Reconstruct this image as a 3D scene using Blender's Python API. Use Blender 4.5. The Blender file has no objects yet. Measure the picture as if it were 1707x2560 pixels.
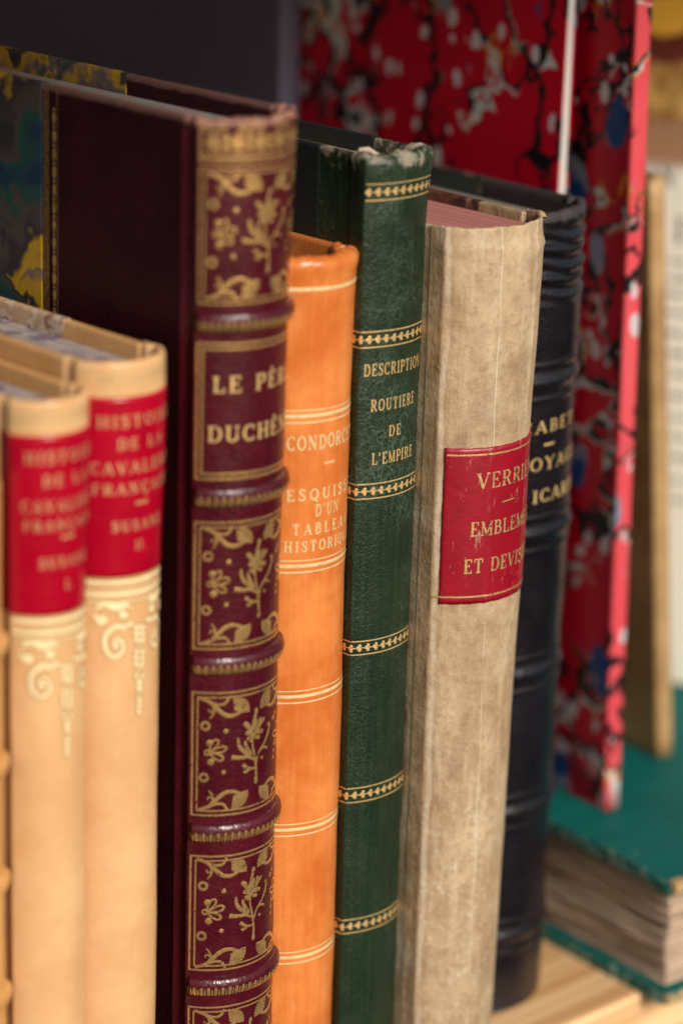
import bpy, math, random
from mathutils import Vector, Matrix

# ------------------------------------------------------------------ camera, sky, sun, exposure
sc = bpy.context.scene
col = sc.collection
AZ = math.radians(46.7); PITCH = math.atan(2230/7000); ROLL = .03
fh = Vector((math.cos(AZ), math.sin(AZ), 0)); rh = Vector((math.sin(AZ), -math.cos(AZ), 0)); ZV = Vector((0, 0, 1))
FW = fh*math.cos(PITCH) - ZV*math.sin(PITCH); U0 = fh*math.sin(PITCH) + ZV*math.cos(PITCH)
RT = rh*math.cos(ROLL) + U0*math.sin(ROLL); UP = U0*math.cos(ROLL) - rh*math.sin(ROLL)
cd = bpy.data.cameras.new('camera'); cam = bpy.data.objects.new('camera', cd); col.objects.link(cam)
M3 = Matrix((RT, UP, -FW)).transposed()
cam.matrix_world = Matrix.Translation((-.2833, -.4360, .3357)) @ M3.to_4x4()
cd.sensor_fit = 'HORIZONTAL'; cd.sensor_width = 36; cd.lens = 7000/1707*36
cd.clip_start = .01; cd.clip_end = 50
cd.dof.use_dof = True; cd.dof.focus_distance = .630; cd.dof.aperture_fstop = 8.8
sc.camera = cam

SUN = Vector((-.14, -.80, .46)).normalized()
w = bpy.data.worlds.new('World'); sc.world = w; w.use_nodes = True
nt = w.node_tree
sky = nt.nodes.new('ShaderNodeTexSky'); sky.sky_type = 'NISHITA'; sky.sun_disc = False
sky.sun_elevation = math.asin(SUN.z); sky.sun_rotation = math.atan2(SUN.x, SUN.y)
sky.dust_density = 2.0
nt.nodes['Background'].inputs[1].default_value = .082
nt.links.new(sky.outputs[0], nt.nodes['Background'].inputs[0])
sl = bpy.data.lights.new('sun', 'SUN'); so = bpy.data.objects.new('sun', sl); col.objects.link(so)
sl.energy = 3.4; sl.angle = math.radians(16); sl.color = (1, .955, .90)
so.rotation_euler = SUN.to_track_quat('Z', 'Y').to_euler()
sc.view_settings.view_transform = 'Standard'; sc.view_settings.look = 'None'
sc.view_settings.exposure = .20; sc.view_settings.gamma = 1
sc.view_settings.use_curve_mapping = False

R_ = random.Random(7)
mm = .001

# ------------------------------------------------------------------ node helper
class N:
    def __init__(s, name):
        s.m = bpy.data.materials.new(name); s.m.use_nodes = True
        s.t = s.m.node_tree; s.b = s.t.nodes['Principled BSDF']
        s.co = s.t.nodes.new('ShaderNodeTexCoord').outputs['Object']
    def put(s, node, k, v):
        if hasattr(v, 'links'): s.t.links.new(v, node.inputs[k])
        elif isinstance(v, tuple) and len(v) == 3 and node.inputs[k].type == 'RGBA': node.inputs[k].default_value = (*v, 1)
        else: node.inputs[k].default_value = v
    def map(s, scale=(1, 1, 1), loc=(0, 0, 0), v=None):
        n = s.t.nodes.new('ShaderNodeMapping'); s.put(n, 0, v or s.co); s.put(n, 1, loc); s.put(n, 3, scale); return n.outputs[0]
    def noise(s, v, scale, detail=3, rough=.5, dist=0, out=0):
        n = s.t.nodes.new('ShaderNodeTexNoise'); s.put(n, 'Vector', v); s.put(n, 'Scale', scale); s.put(n, 'Detail', detail)
        s.put(n, 'Roughness', rough); s.put(n, 'Distortion', dist); return n.outputs[out]
    def vor(s, v, scale, feature='F1', out='Distance', rnd=1.0):
        n = s.t.nodes.new('ShaderNodeTexVoronoi'); n.feature = feature; s.put(n, 'Vector', v); s.put(n, 'Scale', scale)
        s.put(n, 'Randomness', rnd); return n.outputs[out]
    def math(s, op, a, b=0., c=0.):
        n = s.t.nodes.new('ShaderNodeMath'); n.operation = op; s.put(n, 0, a); s.put(n, 1, b); s.put(n, 2, c); return n.outputs[0]
    def vmath(s, op, a, b):
        n = s.t.nodes.new('ShaderNodeVectorMath'); n.operation = op; s.put(n, 0, a); s.put(n, 1, b); return n.outputs[0]
    def step(s, x, a, b):                         # smooth 0..1 between a and b (a > b allowed)
        n = s.t.nodes.new('ShaderNodeMapRange'); n.interpolation_type = 'SMOOTHSTEP'
        s.put(n, 0, x)
        lo, hi, o0, o1 = (a, b, 0., 1.) if a < b else (b, a, 1., 0.)
        for k, v in zip((1, 2, 3, 4), (lo, hi, o0, o1)): s.put(n, k, v)
        return n.outputs[0]
    def mix(s, f, a, b):
        n = s.t.nodes.new('ShaderNodeMix'); n.data_type = 'RGBA'; s.put(n, 0, f); s.put(n, 6, a); s.put(n, 7, b); return n.outputs[2]
    def xyz(s):
        n = s.t.nodes.new('ShaderNodeSeparateXYZ'); s.put(n, 0, s.co); return n.outputs
    def mul(s, a, b): return s.math('MULTIPLY', a, b)
    def done(s, colr, rough=.5, bump=None, strength=.3, dist=.0005, metal=0., spec=.5, **kw):
        s.put(s.b, 'Base Color', colr); s.put(s.b, 'Roughness', rough); s.put(s.b, 'Metallic', metal); s.put(s.b, 'Specular IOR Level', spec)
        for k, v in kw.items(): s.put(s.b, k, v)
        if bump is not None:
            n = s.t.nodes.new('ShaderNodeBump'); s.put(n, 'Height', bump); s.put(n, 'Strength', strength); s.put(n, 'Distance', dist)
            s.t.links.new(n.outputs[0], s.b.inputs['Normal'])
        return s.m

def leather(name, c1, c2, rough=.4, bump=.3, streak=.3, H=None, wear=None, wk=(1.6, -.95), weardepth=.008, spec=.5, grain=1500, crackle=None, scuff=None):
    n = N(name)
    a = n.noise(n.co, 70, 5, .6)
    st = n.noise(n.map((900, 900, 35)), 1., 3, .6)
    f = n.math('ADD', n.mul(a, 1-streak), n.mul(st, streak))
    c = n.mix(n.step(f, .32, .68), c1, c2)
    g = n.vor(n.co, grain)
    g2 = n.noise(n.co, 900, 3)
    r = n.math('ADD', n.mul(n.noise(n.co, 300, 4), .3), rough-.15)
    if crackle:
        e = n.vor(n.map((1, 1, .6), v=n.vmath('ADD', n.co, n.mul_v(n.noise(n.co, 500, 2, out=1), .0012))), 620, 'DISTANCE_TO_EDGE')
        e2 = n.vor(n.map((1, 1, .45)), 1250, 'DISTANCE_TO_EDGE')
        k = n.math('MAXIMUM', n.step(e, .07, .01), n.mul(n.step(e2, .09, .02), .6))
        k = n.mul(n.mul(k, n.step(n.noise(n.co, 55, 4, .65), .40, .66)), n.math('MULTIPLY_ADD', n.step(n.xyz()[2], .05, .17), .8, .2))
        c = n.mix(n.mul(k, .42), c, crackle)
        g = n.math('ADD', g, n.mul(k, -.4))
    if scuff:
        k = n.step(n.noise(n.map((700, 700, 90)), 1., 4, .7), .66, .80)
        c = n.mix(n.mul(k, .55), c, scuff)
    if wear:
        z = n.xyz()[2]
        k = n.math('ADD', n.step(z, H*mm-weardepth, H*mm-.0005), n.math('MULTIPLY_ADD', n.noise(n.co, 230, 5, .7), *wk))
        c = n.mix(n.step(k, .25, .75), c, wear)
        r = n.math('MAXIMUM', r, n.mul(n.step(k, .25, .6), .75))
    return n.done(c, r, n.math('ADD', n.mul(g, .5), g2), bump, .0004, spec=spec)
def _mul_v(s, v, f):
    n = s.t.nodes.new('ShaderNodeVectorMath'); n.operation = 'SCALE'; s.put(n, 0, v); s.put(n, 3, f); return n.outputs[0]
N.mul_v = _mul_v

def gold(name='gilt', c=(.80, .50, .20), rough=.36, metal=.8, worn=.0):
    n = N(name)
    k = n.noise(n.co, 900, 4, .6)
    cc = n.mix(n.step(k, .35, .75), c, tuple(x*.72 for x in c))
    if worn:
        n.put(n.b, 'Alpha', n.step(n.noise(n.co, 1300, 4, .7), worn, worn+.08))
    return n.done(cc, n.math('ADD', n.mul(k, .25), rough-.12), n.noise(n.co, 1400, 3), .25, .0003, metal=metal)

def pages(name, c1, c2, axis='x', rough=.85, speck=None, freq=2600):
    n = N(name)
    s = (freq, 12, 25) if axis == 'x' else (14, 30, freq*.5)
    l = n.noise(n.map(s), 1., 3, .7)
    c = n.mix(n.step(l, .3, .7), c1, c2)
    if speck:
        k = n.noise(n.co, 150, 3, .6)
        c = n.mix(n.mul(n.step(k, .47, .57), .8), c, speck)
    return n.done(c, rough, l, .7, .0006, spec=.2)

def marble_red(name='red_marbled_paper', g1=(.34, .001, .012), g2=(.54, .003, .020), sh=(0, 0, 0)):
    n = N(name)
    oi = n.t.nodes.new('ShaderNodeObjectInfo').outputs['Location']
    base = n.vmath('ADD', n.vmath('ADD', n.co, sh), n.mul_v(oi, 9.7))
    warp = n.vmath('SUBTRACT', n.noise(base, 60, 3, .55, out=1), (.5, .5, .5))
    fine = n.vmath('SUBTRACT', n.noise(base, 240, 3, .55, out=1), (.5, .5, .5))
    c = n.mix(n.noise(base, 40, 3), g1, g2)
    def drops(scale, loc, gain, bias, colr, c, st=.55, soft=.05):
        q = n.vmath('ADD', n.vmath('ADD', n.map((1, 1, st), loc=loc, v=base), n.mul_v(warp, .006)), n.mul_v(fine, .0012))
        sp_ = n.t.nodes.new('ShaderNodeSeparateColor'); n.put(sp_, 0, n.vor(q, scale, out='Color'))
        d = n.math('SUBTRACT', n.vor(q, scale), n.math('MULTIPLY_ADD', sp_.outputs[0], gain, bias))
        return n.mix(n.step(d, soft*.6, -soft*.4), c, colr)
    # net of dark veins, pale lacing along one side of them, ochre pools
    q = n.vmath('ADD', n.vmath('ADD', n.map((1, 1, .7), v=base), n.mul_v(warp, .030)), n.mul_v(fine, .004))
    e = n.vor(q, 50, 'DISTANCE_TO_EDGE'); q2 = n.vmath('ADD', q, (.0011, .0009, .0014)); e2 = n.vor(q2, 50, 'DISTANCE_TO_EDGE')
    wv = n.math('MULTIPLY_ADD', n.noise(base, 70, 2), .16, -.045)
    m1 = n.step(n.noise(n.map(loc=(.4, .3, .1), v=base), 30, 2), .50, .56)
    m2 = n.step(n.noise(n.map(loc=(.1, .7, .6), v=base), 30, 2), .38, .44)
    c = n.mix(n.mul(n.step(n.math('SUBTRACT', e2, wv), .085, .065), n.mul(m1, n.step(n.noise(n.map(loc=(.9, .3, .1), v=base), 60, 2), .56, .60))), c, (.50, .17, .015))
    c = n.mix(n.mul(n.step(n.math('SUBTRACT', e2, wv), .022, .004), m1), c, (.48, .50, .46))
    c = n.mix(n.mul(n.step(n.math('SUBTRACT', e, wv), .025, .005), m2), c, (.010, .008, .010))
    blue = n.mix(n.step(n.noise(n.map((1, 1, .8), loc=(0, .5, 0), v=base), 75, 2, .5), .46, .54), (.012, .055, .18), (.20, .21, .26))
    c = drops(74, (0, 0, 0), .60, -.20, blue, c)
    c = drops(115, (.013, .007, .02), .62, -.28, n.mix(n.noise(base, 180, 3), (.06, .09, .20), (.34, .34, .40)), c, .5)
    c = drops(185, (.01, .02, .03), .66, -.33, (.52, .45, .46), c, .65)
    return n.done(c, .42, n.noise(n.co, 700, 3), .08, .0003, spec=.25)

def marble_dark(name, cols, scale=60):
    n = N(name)
    warp = n.mul_v(n.vmath('SUBTRACT', n.noise(n.co, 60, 3, .6, out=1), (.5, .5, .5)), .03)
    f = n.noise(n.map((1, .6, 1), v=n.vmath('ADD', n.co, warp)), scale, 3, .55, 1.2)
    ramp = n.t.nodes.new('ShaderNodeValToRGB'); ramp.color_ramp.interpolation = 'EASE'
    e = ramp.color_ramp.elements
    e[0].position = .28; e[0].color = (*cols[0], 1); e[1].position = .72; e[1].color = (*cols[-1], 1)
    for i, c_ in enumerate(cols[1:-1]):
        x = e.new(.28+.44*(i+1)/(len(cols)-1)); x.color = (*c_, 1)
    n.put(ramp, 0, f)
    return n.done(ramp.outputs[0], .5, n.noise(n.co, 900), .1, .0003)

# ------------------------------------------------------------------ object helpers
def tag(o, label=None, cat=None, group=None, kind=None):
    if label: o['label'] = label
    if cat: o['category'] = cat
    if group: o['group'] = group
    if kind: o['kind'] = kind
def empty(name, loc, label, cat, rot=(0, 0, 0), group=None):
    o = bpy.data.objects.new(name, None); col.objects.link(o); o.location = loc; o.rotation_euler = rot
    o.empty_display_size = .02; tag(o, label, cat, group); return o
def mesh(name, verts, faces, mat, parent=None, smooth=True):
    me = bpy.data.meshes.new(name); me.from_pydata([tuple(v) for v in verts], [], faces)
    if smooth:
        for p in me.polygons: p.use_smooth = True
    me.materials.append(mat); me.update()
    o = bpy.data.objects.new(name, me); col.objects.link(o)
    if parent: o.parent = parent
    return o
def grid_faces(nr, nc, base=0, closed=False):
    F = []
    for i in range(nr-1):
        for j in range(nc-(0 if closed else 1)):
            k = (j+1) % nc
            F.append((base+i*nc+j, base+i*nc+k, base+(i+1)*nc+k, base+(i+1)*nc+j))
    return F
def box(name, lo, hi, mat, parent=None, bev=.0006, jitter=0, sub=1):
    import bmesh
    bm = bmesh.new(); bmesh.ops.create_cube(bm, size=1)
    for v in bm.verts: v.co = Vector([(lo[i]+hi[i])/2 + v.co[i]*(hi[i]-lo[i]) for i in range(3)])
    if bev: bmesh.ops.bevel(bm, geom=bm.edges[:], offset=bev, segments=2, affect='EDGES', profile=.6)
    me = bpy.data.meshes.new(name); bm.to_mesh(me); bm.free(); me.materials.append(mat)
    o = bpy.data.objects.new(name, me); col.objects.link(o)
    if parent: o.parent = parent
    return o
def lerp_tab(tab, z):
    if z <= tab[0][0]: return tab[0][1]
    for (a, x), (b, y) in zip(tab, tab[1:]):
        if z <= b:
            t = (z-a)/(b-a); t = t*t*(3-2*t); return x+(y-x)*t
    return tab[-1][1]

# ------------------------------------------------------------------ spine: a rounded back in (u, z) coordinates, millimetres in, metres out
class Spine:
    def __init__(s, T, phi, H, swell=((0, 0),), wob=.08, seed=0, ridges=(), groove=.75):
        s.T = T; s.phi = math.radians(phi); s.H = H; s.R = T/2/math.sin(s.phi); s.half = s.R*s.phi
        s.sw = swell; s.wob = wob; s.groove = groove; s.seed = seed; s.ridges = ridges
    def P(s, u, z, off=0.):
        e = abs(u)-s.half
        w = s.wob*(math.sin(z*.11+s.seed+u*.05)+.6*math.sin(z*.047+2*s.seed-u*.21)+.4*math.sin(z*.31+u*.45+s.seed*3))
        for f in s.ridges: w += f(u, z)
        o = off + w*max(0, min(1, 1-max(0, e)/3))
        if e <= 0:
            th = u/s.R
            x = s.T/2+(s.R+o)*math.sin(th); y = -((s.R+o)*math.cos(th)-s.R*math.cos(s.phi))
        else:
            sg = 1 if u > 0 else -1
            bl = min(1, e/2.2)
            x = s.T/2+sg*(s.T/2+o*(math.sin(s.phi)*(1-bl)+bl)-s.groove*math.sin(min(e, 4.2)/4.2*math.pi))
            y = e - o*math.cos(s.phi)*(1-bl)
        x += lerp_tab(s.sw, z)*max(0, min(1.15, x/s.T))
        return Vector((x*mm, y*mm, z*mm))

def spine_mesh(sp, mat, parent, thick=2.0, depth=7, ext=4.4, nz=150, name='spine', tail=True, rimjit=0., bumps=()):
    r = thick/2; H = sp.H
    prof = []
    if tail:
        prof += [(-thick, 3.0)] + [(-r+r*math.cos(a), r+r*math.sin(a)) for a in [math.pi+math.pi*i/8 for i in range(0, 9)]]
    z0 = r; z1 = H-r
    prof += [(0, z0+(z1-z0)*i/nz) for i in range(nz+1)]
    prof += [(-r+r*math.cos(a), H-r+r*math.sin(a)) for a in [math.pi*i/10 for i in range(1, 11)]]
    prof += [(-thick, H-r-(depth-r)*i/4) for i in range(1, 5)]
    us = [-sp.half-ext+ext*i/8 for i in range(8)] + [-sp.half+2*sp.half*i/72 for i in range(73)] + [sp.half+ext*(i+1)/8 for i in range(8)]
    V = []
    rr = random.Random(int(H*10))
    ph = [rr.uniform(0, 6) for _ in range(8)]
    for off, z in prof:
        for u in us:
            dz = 0; do = 0
            if rimjit and z > H-3*r-1:
                k = min(1, (z-(H-3*r-1))/(2*r))
                q = .5*math.sin(u*.55+ph[0])+.35*math.sin(u*1.35+ph[1])+.3*math.sin(u*2.9+ph[2])
                dz = rimjit*q*k; do = rimjit*.5*k*math.sin(u*.8+ph[3])
            V.append(sp.P(u, z+dz, off+do))
    return mesh(name, V, grid_faces(len(prof), len(us)), mat, parent)

def band_mesh(sp, zc, hz, b, mat, parent, name='raised_band', inset=.4, skew=0):
    n = 64; k = 14; V = []
    for i in range(n+1):
        u = -sp.half+inset + 2*(sp.half-inset)*i/n
        t = min(1, (sp.half-inset-abs(u))/1.2+.18)
        for j in range(k+1):
            a = -math.pi/2+math.pi*j/k
            V.append(sp.P(u, zc+hz*math.sin(a), b*t*max(0, math.cos(a))**.8-.02))
    return mesh(name, V, grid_faces(n+1, k+1), mat, parent)

class Foil:
    def __init__(s, sp, off=.06, f=None): s.sp = sp; s.off = off; s.V = []; s.F = []; s.k = 0; s.f = f; s.grow = 0
    def pt(s, u, z, up=0.):
        if s.f: return s.f(u, z, s.off+(s.k % 14)*.004+up)
        return s.sp.P(u, z, s.off+(s.k % 14)*.004+up)
    def ribbon(s, pts, w0, w1=None, curve=False, raise_=.12, taper=None):
        s.k += 1
        if curve: pts = catmull(pts)
        else: pts = dens(pts)
        n = len(pts); b = len(s.V)
        for i, (u, z) in enumerate(pts):
            a = pts[max(0, i-1)]; c = pts[min(n-1, i+1)]
            tx, tz = c[0]-a[0], c[1]-a[1]; l = math.hypot(tx, tz) or 1
            nx, nz = -tz/l, tx/l
            t = i/(n-1)
            wd = (w0 if w1 is None else w0+(w1-w0)*t) if taper is None else taper(t)
            wd = (wd+s.grow)/2
            for sgn in (-1, 0, 1): s.V.append(s.pt(u+nx*wd*sgn, z+nz*wd*sgn, raise_*wd if sgn == 0 else 0))
        s.F += grid_faces(n, 3, b)
    def disc(s, u, z, r, rz=None, n=14, up=.2):
        s.k += 1; rz = (rz or r)+s.grow/2; r += s.grow/2; b = len(s.V); s.V.append(s.pt(u, z, up*r))
        for i in range(n): s.V.append(s.pt(u+r*math.cos(2*math.pi*i/n), z+rz*math.sin(2*math.pi*i/n)))
        s.F += [(b, b+1+i, b+1+(i+1) % n) for i in range(n)]
    def ring(s, u, z, r, w, rz=None):
        rz = rz or r
        s.ribbon([(u+r*math.cos(2*math.pi*i/20), z+rz*math.sin(2*math.pi*i/20)) for i in range(21)], w)
    def rect(s, u0, z0, u1, z1, w):
        h = w/2
        s.ribbon([(u0-h, z0), (u1+h, z0)], w); s.ribbon([(u0-h, z1), (u1+h, z1)], w)
        s.ribbon([(u0, z0+h), (u0, z1-h)], w); s.ribbon([(u1, z0+h), (u1, z1-h)], w)
    def build(s, name, mat, parent): return mesh(name, s.V, s.F, mat, parent)
def dens(pts, st=.6):
    o = [pts[0]]
    for a, b in zip(pts, pts[1:]):
        n = max(1, int(math.hypot(b[0]-a[0], b[1]-a[1])/st))
        o += [(a[0]+(b[0]-a[0])*i/n, a[1]+(b[1]-a[1])*i/n) for i in range(1, n+1)]
    return o
def catmull(p, k=6):
    o = []
    for i in range(len(p)-1):
        a, b, c, d = p[max(0, i-1)], p[i], p[i+1], p[min(len(p)-1, i+2)]
        for j in range(k):
            t = j/k
            o.append(tuple(.5*(2*b[q]+(c[q]-a[q])*t+(2*a[q]-5*b[q]+4*c[q]-d[q])*t*t+(3*b[q]-a[q]-3*c[q]+d[q])*t**3) for q in (0, 1)))
    o.append(p[-1]); return o

# ------------------------------------------------------------------ serif capitals drawn as strokes (cap height 1)
TK, TN = .185, .085
def _l(x0, y0, x1, y1, w): return ('l', x0, y0, x1, y1, w)
def _a(cx, cy, rx, ry, a0, a1): return ('a', cx, cy, rx, ry, a0, a1)
def _s(x, y, h=.17): return ('l', x-h, y, x+h, y, TN)
e_ = .04
GL = {
 'A': (.92, [_l(.10, e_, .45, .98, TN), _l(.45, .98, .80, e_, TK), _l(.24, .34, .66, .34, TN), _s(.10, e_, .13), _s(.80, e_, .15)]),
 'B': (.80, [_l(.2, 0, .2, 1, TK), _l(.05, e_, .42, e_, TN), _l(.05, .96, .40, .96, TN), _l(.2, .52, .42, .52, TN), _a(.40, .74, .22, .22, -90, 90), _a(.42, .28, .27, .24, -90, 90)]),
 'C': (.86, [_a(.48, .5, .36, .46, 48, 312), _l(.74, .98, .74, .68, TN), _l(.74, .02, .76, .26, TN)]),
 'D': (.92, [_l(.2, 0, .2, 1, TK), _l(.05, e_, .42, e_, TN), _l(.05, .96, .42, .96, TN), _a(.42, .5, .38, .46, -90, 90)]),
 'E': (.78, [_l(.2, 0, .2, 1, TK), _l(.05, .96, .66, .96, TN), _l(.05, e_, .70, e_, TN), _l(.2, .52, .50, .52, TN), _l(.66, .98, .66, .76, TN), _l(.70, .02, .70, .26, TN), _l(.50, .64, .50, .40, TN)]),
 'F': (.74, [_l(.2, 0, .2, 1, TK), _l(.05, .96, .66, .96, TN), _s(.2, e_), _l(.2, .52, .50, .52, TN), _l(.66, .98, .66, .74, TN), _l(.50, .64, .50, .40, TN)]),
 'G': (.90, [_a(.48, .5, .36, .46, 48, 330), _l(.74, .98, .74, .68, TN), _l(.74, .06, .74, .42, TK), _s(.70, .44, .16)]),
 'H': (.98, [_l(.2, 0, .2, 1, TK), _l(.78, 0, .78, 1, TK), _l(.2, .5, .78, .5, TN), _s(.2, e_), _s(.2, .96), _s(.78, e_), _s(.78, .96)]),
 'I': (.44, [_l(.22, 0, .22, 1, TK), _s(.22, e_), _s(.22, .96)]),
 'L': (.76, [_l(.2, 0, .2, 1, TK), _s(.2, .96), _l(.05, e_, .68, e_, TN), _l(.68, .02, .68, .30, TN)]),
 'M': (1.10, [_l(.16, 0, .16, 1, TN), _l(.16, 1, .55, .05, TK), _l(.55, .05, .92, 1, TN), _l(.92, 0, .92, 1, TK), _s(.16, e_, .14), _s(.92, e_), _s(.12, .96, .1), _s(.96, .96, .1)]),
 'N': (.98, [_l(.18, 0, .18, 1, TN), _l(.18, .98, .78, .04, TK), _l(.78, 0, .78, 1, TN), _s(.18, e_, .14), _s(.12, .96, .12), _s(.78, .96, .14)]),
 'O': (.94, [_a(.47, .5, .37, .46, 0, 360)]),
 'P': (.76, [_l(.2, 0, .2, 1, TK), _s(.2, e_), _l(.05, .96, .42, .96, TN), _l(.2, .46, .42, .46, TN), _a(.42, .71, .27, .25, -90, 90)]),
 'Q': (.94, [_a(.47, .5, .37, .46, 0, 360), _l(.42, .16, .80, -.16, TK)]),
 'R': (.88, [_l(.2, 0, .2, 1, TK), _s(.2, e_), _l(.05, .96, .42, .96, TN), _l(.2, .50, .42, .50, TN), _a(.42, .73, .25, .23, -90, 90), _l(.44, .5, .74, e_, TK), _s(.78, e_, .1)]),
 'S': (.70, [('c', [(.58, .76), (.50, .93), (.32, .96), (.15, .86), (.15, .70), (.32, .55), (.50, .44), (.58, .28), (.50, .10), (.32, .04), (.14, .10), (.09, .26)]), _l(.58, .98, .58, .70, TN), _l(.09, .02, .09, .30, TN)]),
 'T': (.84, [_l(.42, 0, .42, 1, TK), _s(.42, e_), _l(.08, .96, .76, .96, TN), _l(.08, .98, .08, .72, TN), _l(.76, .98, .76, .72, TN)]),
 'U': (.94, [_l(.2, .32, .2, 1, TK), _l(.74, .32, .74, 1, TN), _a(.47, .34, .27, .30, 180, 360), _s(.2, .96), _s(.74, .96, .14)]),
 'V': (.90, [_l(.12, .98, .47, .02, TK), _l(.47, .02, .80, .98, TN), _s(.12, .96, .14), _s(.80, .96, .12)]),
 'Y': (.88, [_l(.12, .98, .44, .5, TK), _l(.78, .98, .44, .5, TN), _l(.44, 0, .44, .5, TK), _s(.44, e_), _s(.12, .96, .13), _s(.78, .96, .12)]),
 "'": (.34, [_l(.17, 1.0, .12, .72, TK*.8)]), '.': (.3, [('d', .15, .07, .09)]), ' ': (.5, []), '-': (.7, [_l(.05, .4, .65, .4, TN*1.2)]),
}
ACC = {'È': ('E', [_l(.24, 1.28, .44, 1.10, TN*1.3)]), 'Ê': ('E', [_l(.18, 1.10, .37, 1.26, TN*1.2), _l(.37, 1.26, .56, 1.10, TN*1.2)]),
       'Ç': ('C', [('c', [(.48, .0), (.58, -.12), (.46, -.22), (.36, -.18)])])}
for k, (b, ex) in ACC.items(): GL[k] = (GL[b][0], GL[b][1]+ex)
def text(fo, s, uc, z, cap, width=None, u0=None, bold=1.0, gap=.12, zslope=0., jit=0.):
    """letters centred on uc (or starting at u0), baseline z, fitted to width, all in spine millimetres"""
    nat = sum(GL[c][0]+gap for c in s)-gap
    sx = (width/nat) if width else cap
    x = u0 if u0 is not None else uc-nat*sx/2
    rr = random.Random(len(s)*31+ord(s[0]))
    for c in s:
        wd, st = GL[c]; dz = rr.uniform(-jit, jit)
        X = lambda a: x+a*sx
        Zf = lambda a, b: z+dz+b*cap+zslope*(x+a*sx-uc)
        for g in st:
            if g[0] == 'l':
                dx, dy = abs(g[3]-g[1]), abs(g[4]-g[2]); l = math.hypot(dx, dy)
                wv = g[5]*bold*((sx if dy/l > .5 else cap))
                fo.ribbon([(X(g[1]), Zf(g[1], g[2])), (X(g[3]), Zf(g[3], g[4]))], wv)
            elif g[0] == 'a':
                _, cx, cy, rx, ry, a0, a1 = g; n = 18
                A = [math.radians(a0+(a1-a0)*i/n) for i in range(n+1)]
                P = [(X(cx+rx*math.cos(a)), Zf(cx, cy+ry*math.sin(a))) for a in A]
                fo.k += 1; b = len(fo.V)
                for i, (u, zz) in enumerate(P):
                    th = (TN+(TK-TN)*abs(math.cos(A[i]))**1.3)*bold/2
                    nx, nz = math.cos(A[i]), math.sin(A[i])
                    for q in (-1, 0, 1): fo.V.append(fo.pt(u+nx*th*sx*q, zz+nz*th*cap*q, .02 if q == 0 else 0))
                fo.F += grid_faces(n+1, 3, b)
            elif g[0] == 'c':
                P = [(X(a), Zf(a, b)) for a, b in g[1]]
                fo.ribbon(P, 0, curve=True, taper=lambda t: (TN+(TK-TN)*math.sin(math.pi*t))*bold*sx)
            elif g[0] == 'd': fo.disc(X(g[1]), Zf(g[1], g[2]), g[3]*sx*bold)
        x += (wd+gap)*sx
def patch(sp, u0, u1, z0, z1, off, name, mat, parent, ragged=0., nu=48, nz=40):
    V = []; rr = random.Random(5)
    for i in range(nz+3):
        for j in range(nu+3):
            ii = min(max(i-1, 0), nz); jj = min(max(j-1, 0), nu)
            edge = i in (0, nz+2) or j in (0, nu+2)
            u = u0+(u1-u0)*jj/nu; z = z0+(z1-z0)*ii/nz
            if ragged and (ii in (0, nz)): z += ragged*(math.sin(u*1.7+ii)+.6*math.sin(u*4.1))
            if ragged and (jj in (0, nu)): u += ragged*(math.sin(z*.9)+.6*math.sin(z*2.3))
            V.append(sp.P(u, z, -.05 if edge else off))
    return mesh(name, V, grid_faces(nz+3, nu+3), mat, parent)

def tube(pts, r, name, mat, parent, n=8):
    V = []
    for i, p in enumerate(pts):
        a = pts[max(0, i-1)]; b = pts[min(len(pts)-1, i+1)]
        t = (Vector(b)-Vector(a)).normalized(); s = t.cross(Vector((.3, .2, 1))).normalized(); q = t.cross(s)
        rad = r(i/(len(pts)-1)) if callable(r) else r
        for k in range(n): V.append(Vector(p)+(s*math.cos(2*math.pi*k/n)+q*math.sin(2*math.pi*k/n))*rad)
    return mesh(name, V, grid_faces(len(pts), n, 0, True), mat, parent)

def body(root, sp, W, cover_m, page_m, tb=2.0, depth=4.5, marble=None, yl=30, inner=None, start=3.6, headband=None, top=.0):
    """two boards and the page block of an upright book"""
    T, H = sp.T, sp.H
    dx = lerp_tab(sp.sw, H*.8)
    out = []
    for side in (0, 1):
        lo, hi = (.15, tb) if side == 0 else (T-tb+dx, T-.15+dx)
        c = box('cover', (lo*mm, start*mm, 0), (hi*mm, W*mm, (H-.3+top)*mm), cover_m, root, .0007)
        if marble:
            box('marbled_paper', ((lo-.14)*mm, yl*mm, .002*mm), ((hi+.14)*mm, (W+.15)*mm, (H-.15+top)*mm), marble, c, .0006)
        out.append(c)
    # page block with a rounded back
    xa, xb = tb+.2, T-tb-.2+dx; V = []; n = 20
    front = [(xa+(xb-xa)*i/n, -(sp.R*(math.cos(sp.phi*(2*i/n-1))-math.cos(sp.phi)))*.82+1.2) for i in range(n+1)]
    ring = front+[(xb, W-4), (xa, W-4)]
    zs = [3, H-depth]
    for z in zs:
        for x, y in ring: V.append((x*mm, y*mm, z*mm))
    m = len(ring)
    F = grid_faces(2, m, 0, True)+[tuple(range(m-1, -1, -1)), tuple(range(m, 2*m))]
    mesh('page_block', V, F, page_m, root, smooth=False)
    if headband:
        pts = [Vector((x*mm, (y-.3)*mm, (H-depth+.7)*mm)) for x, y in front[2:-2]]
        tube(pts, .0009, 'headband', headband, root)
    return out

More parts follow.
